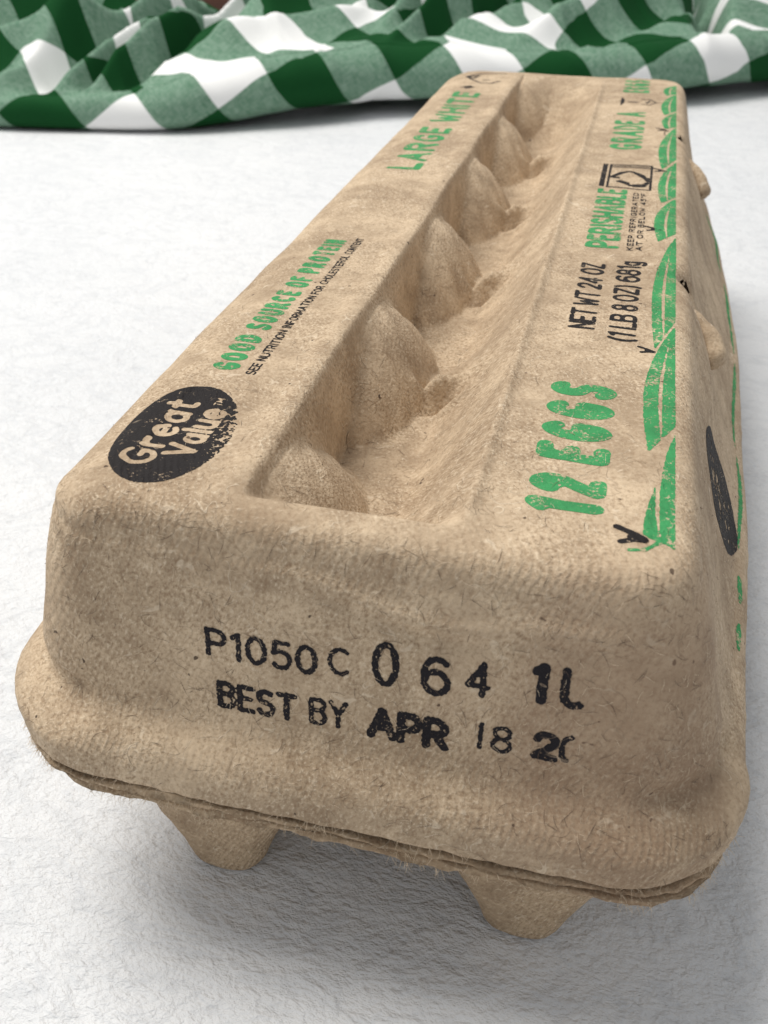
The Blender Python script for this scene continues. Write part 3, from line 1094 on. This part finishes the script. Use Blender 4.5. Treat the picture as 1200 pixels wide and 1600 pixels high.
for k in range(nr + nt_ - 1):
    for i in range(np_ - 1):
        a = k * np_ + i
        faces.append((a, a + 1, a + np_ + 1, a + np_))
cm = mesh_from('gingham_cloth', verts, faces)
uvl = cm.uv_layers.new(name='UVMap')
li = np.zeros(len(cm.loops), dtype=np.int32)
cm.loops.foreach_get('vertex_index', li)
uv = np.stack([arcu.reshape(-1)[li], arcv.reshape(-1)[li]], axis=1)
ca, sa = math.cos(R(33)), math.sin(R(33))
uv = np.stack([uv[:, 0] * ca + uv[:, 1] * sa, -uv[:, 0] * sa + uv[:, 1] * ca], axis=1)
uvl.data.foreach_set('uv', uv.astype(np.float32).reshape(-1))

g = NT('green_gingham')
uvn = g.n('ShaderNodeUVMap').outputs[0]
sep = g.n('ShaderNodeSeparateXYZ')
g.set(sep.inputs[0], uvn)
CHECK = .0360


def stripe(c, ph):
    fr_ = g.math('FRACT', g.math('MULTIPLY_ADD', c, 1 / (2 * CHECK), ph))
    a = g.math('ABSOLUTE', g.math('SUBTRACT', fr_, .5))
    return g.ramp(a, .243, .257)


sa_, sb_ = stripe(sep.outputs[0], .31), stripe(sep.outputs[1], .12)
tot = g.math('ADD', sa_, sb_)
co = g.n('ShaderNodeTexCoord').outputs['Object']
mp = g.n('ShaderNodeMapping')
mp.inputs['Scale'].default_value = (160, 1500, 1)
g.set(mp.inputs['Vector'], uvn)
th = g.noise(mp.outputs[0], 1., 2.)
mp2 = g.n('ShaderNodeMapping')
mp2.inputs['Scale'].default_value = (1500, 160, 1)
g.set(mp2.inputs['Vector'], uvn)
th2 = g.noise(mp2.outputs[0], 1., 2.)
thr = g.math('MULTIPLY', g.math('ADD', th, th2), .5)
midc = g.mix(g.ramp(thr, .35, .65), (.085, .185, .115, 1), (.225, .330, .255, 1))
col = g.mix(g.ramp(tot, .25, .75), (.80, .80, .79, 1), midc)
col = g.mix(g.ramp(tot, 1.25, 1.75), col, g.mix(thr, (.003, .044, .010, 1), (.006, .066, .016, 1)))
g.set(g.bsdf.inputs['Base Color'], col)
g.bsdf.inputs['Roughness'].default_value = .9
g.bsdf.inputs['Specular IOR Level'].default_value = .15
g.set(g.bsdf.inputs['Normal'], g.bump(thr, .0004, .5))
cloth = link('gingham_cloth', cm, g.mat)
cloth['label'] = 'crumpled green and white gingham cloth lying behind the carton'
cloth['category'] = 'cloth'

# ------------------------------------------------------------------ wooden things standing far behind the cloth
def wood(name, dark, light):
    g = NT(name)
    co = g.n('ShaderNodeTexCoord').outputs['Object']
    mp = g.n('ShaderNodeMapping')
    mp.inputs['Scale'].default_value = (6, 6, 70)
    g.set(mp.inputs['Vector'], co)
    n_ = g.noise(mp.outputs[0], 1., 5., .6, .8)
    g.set(g.bsdf.inputs['Base Color'], g.mix(g.ramp(n_, .3, .7), dark + (1,), light + (1,)))
    g.bsdf.inputs['Roughness'].default_value = .5
    g.set(g.bsdf.inputs['Normal'], g.bump(n_, .001, .4))
    return g.mat


def board(name, p0, p1, q, thick, h_, mat, label, cat):
    """upright board of three joined planks, edges slightly eased"""
    root = bpy.data.objects.new(name, None)
    scene.collection.objects.link(root)
    root.empty_display_size = .02
    root.location = ORG + E1 * ((p0 + p1) / 2) + E2 * q
    root.rotation_euler = (0, 0, math.atan2(E1.y, E1.x))
    hw = (p1 - p0) / 2
    for k in range(3):
        z0, z1 = k * h_ / 3 + (.0015 if k else 0), (k + 1) * h_ / 3
        b = .002
        vv, ff = [], []
        for (w, y0, y1, z) in ((hw - b, b, thick - b, z0), (hw, 0, thick, z0 + b), (hw, 0, thick, z1 - b), (hw - b, b, thick - b, z1)):
            i0 = len(vv)
            vv += [(-w, y0, z), (w, y0, z), (w, y1, z), (-w, y1, z)]
            if i0:
                for e in range(4):
                    ff.append((i0 - 4 + e, i0 - 4 + (e + 1) % 4, i0 + (e + 1) % 4, i0 + e))
        ff += [(3, 2, 1, 0), (12, 13, 14, 15)]
        link('plank', mesh_from('plank', vv, ff), mat, root, smooth=False)
    root['label'] = label
    root['category'] = cat
    return root


board('wooden_board', -.34, -.06, .30, .02, .15, wood('dark_wood', (.045, .014, .008), (.10, .035, .02)), 'dark reddish brown wooden board upright behind the cloth at left', 'board')
board('wooden_board', .00, .34, .33, .02, .13, wood('tan_wood', (.30, .20, .13), (.42, .30, .21)), 'pale tan wooden board upright behind the cloth at right', 'board')
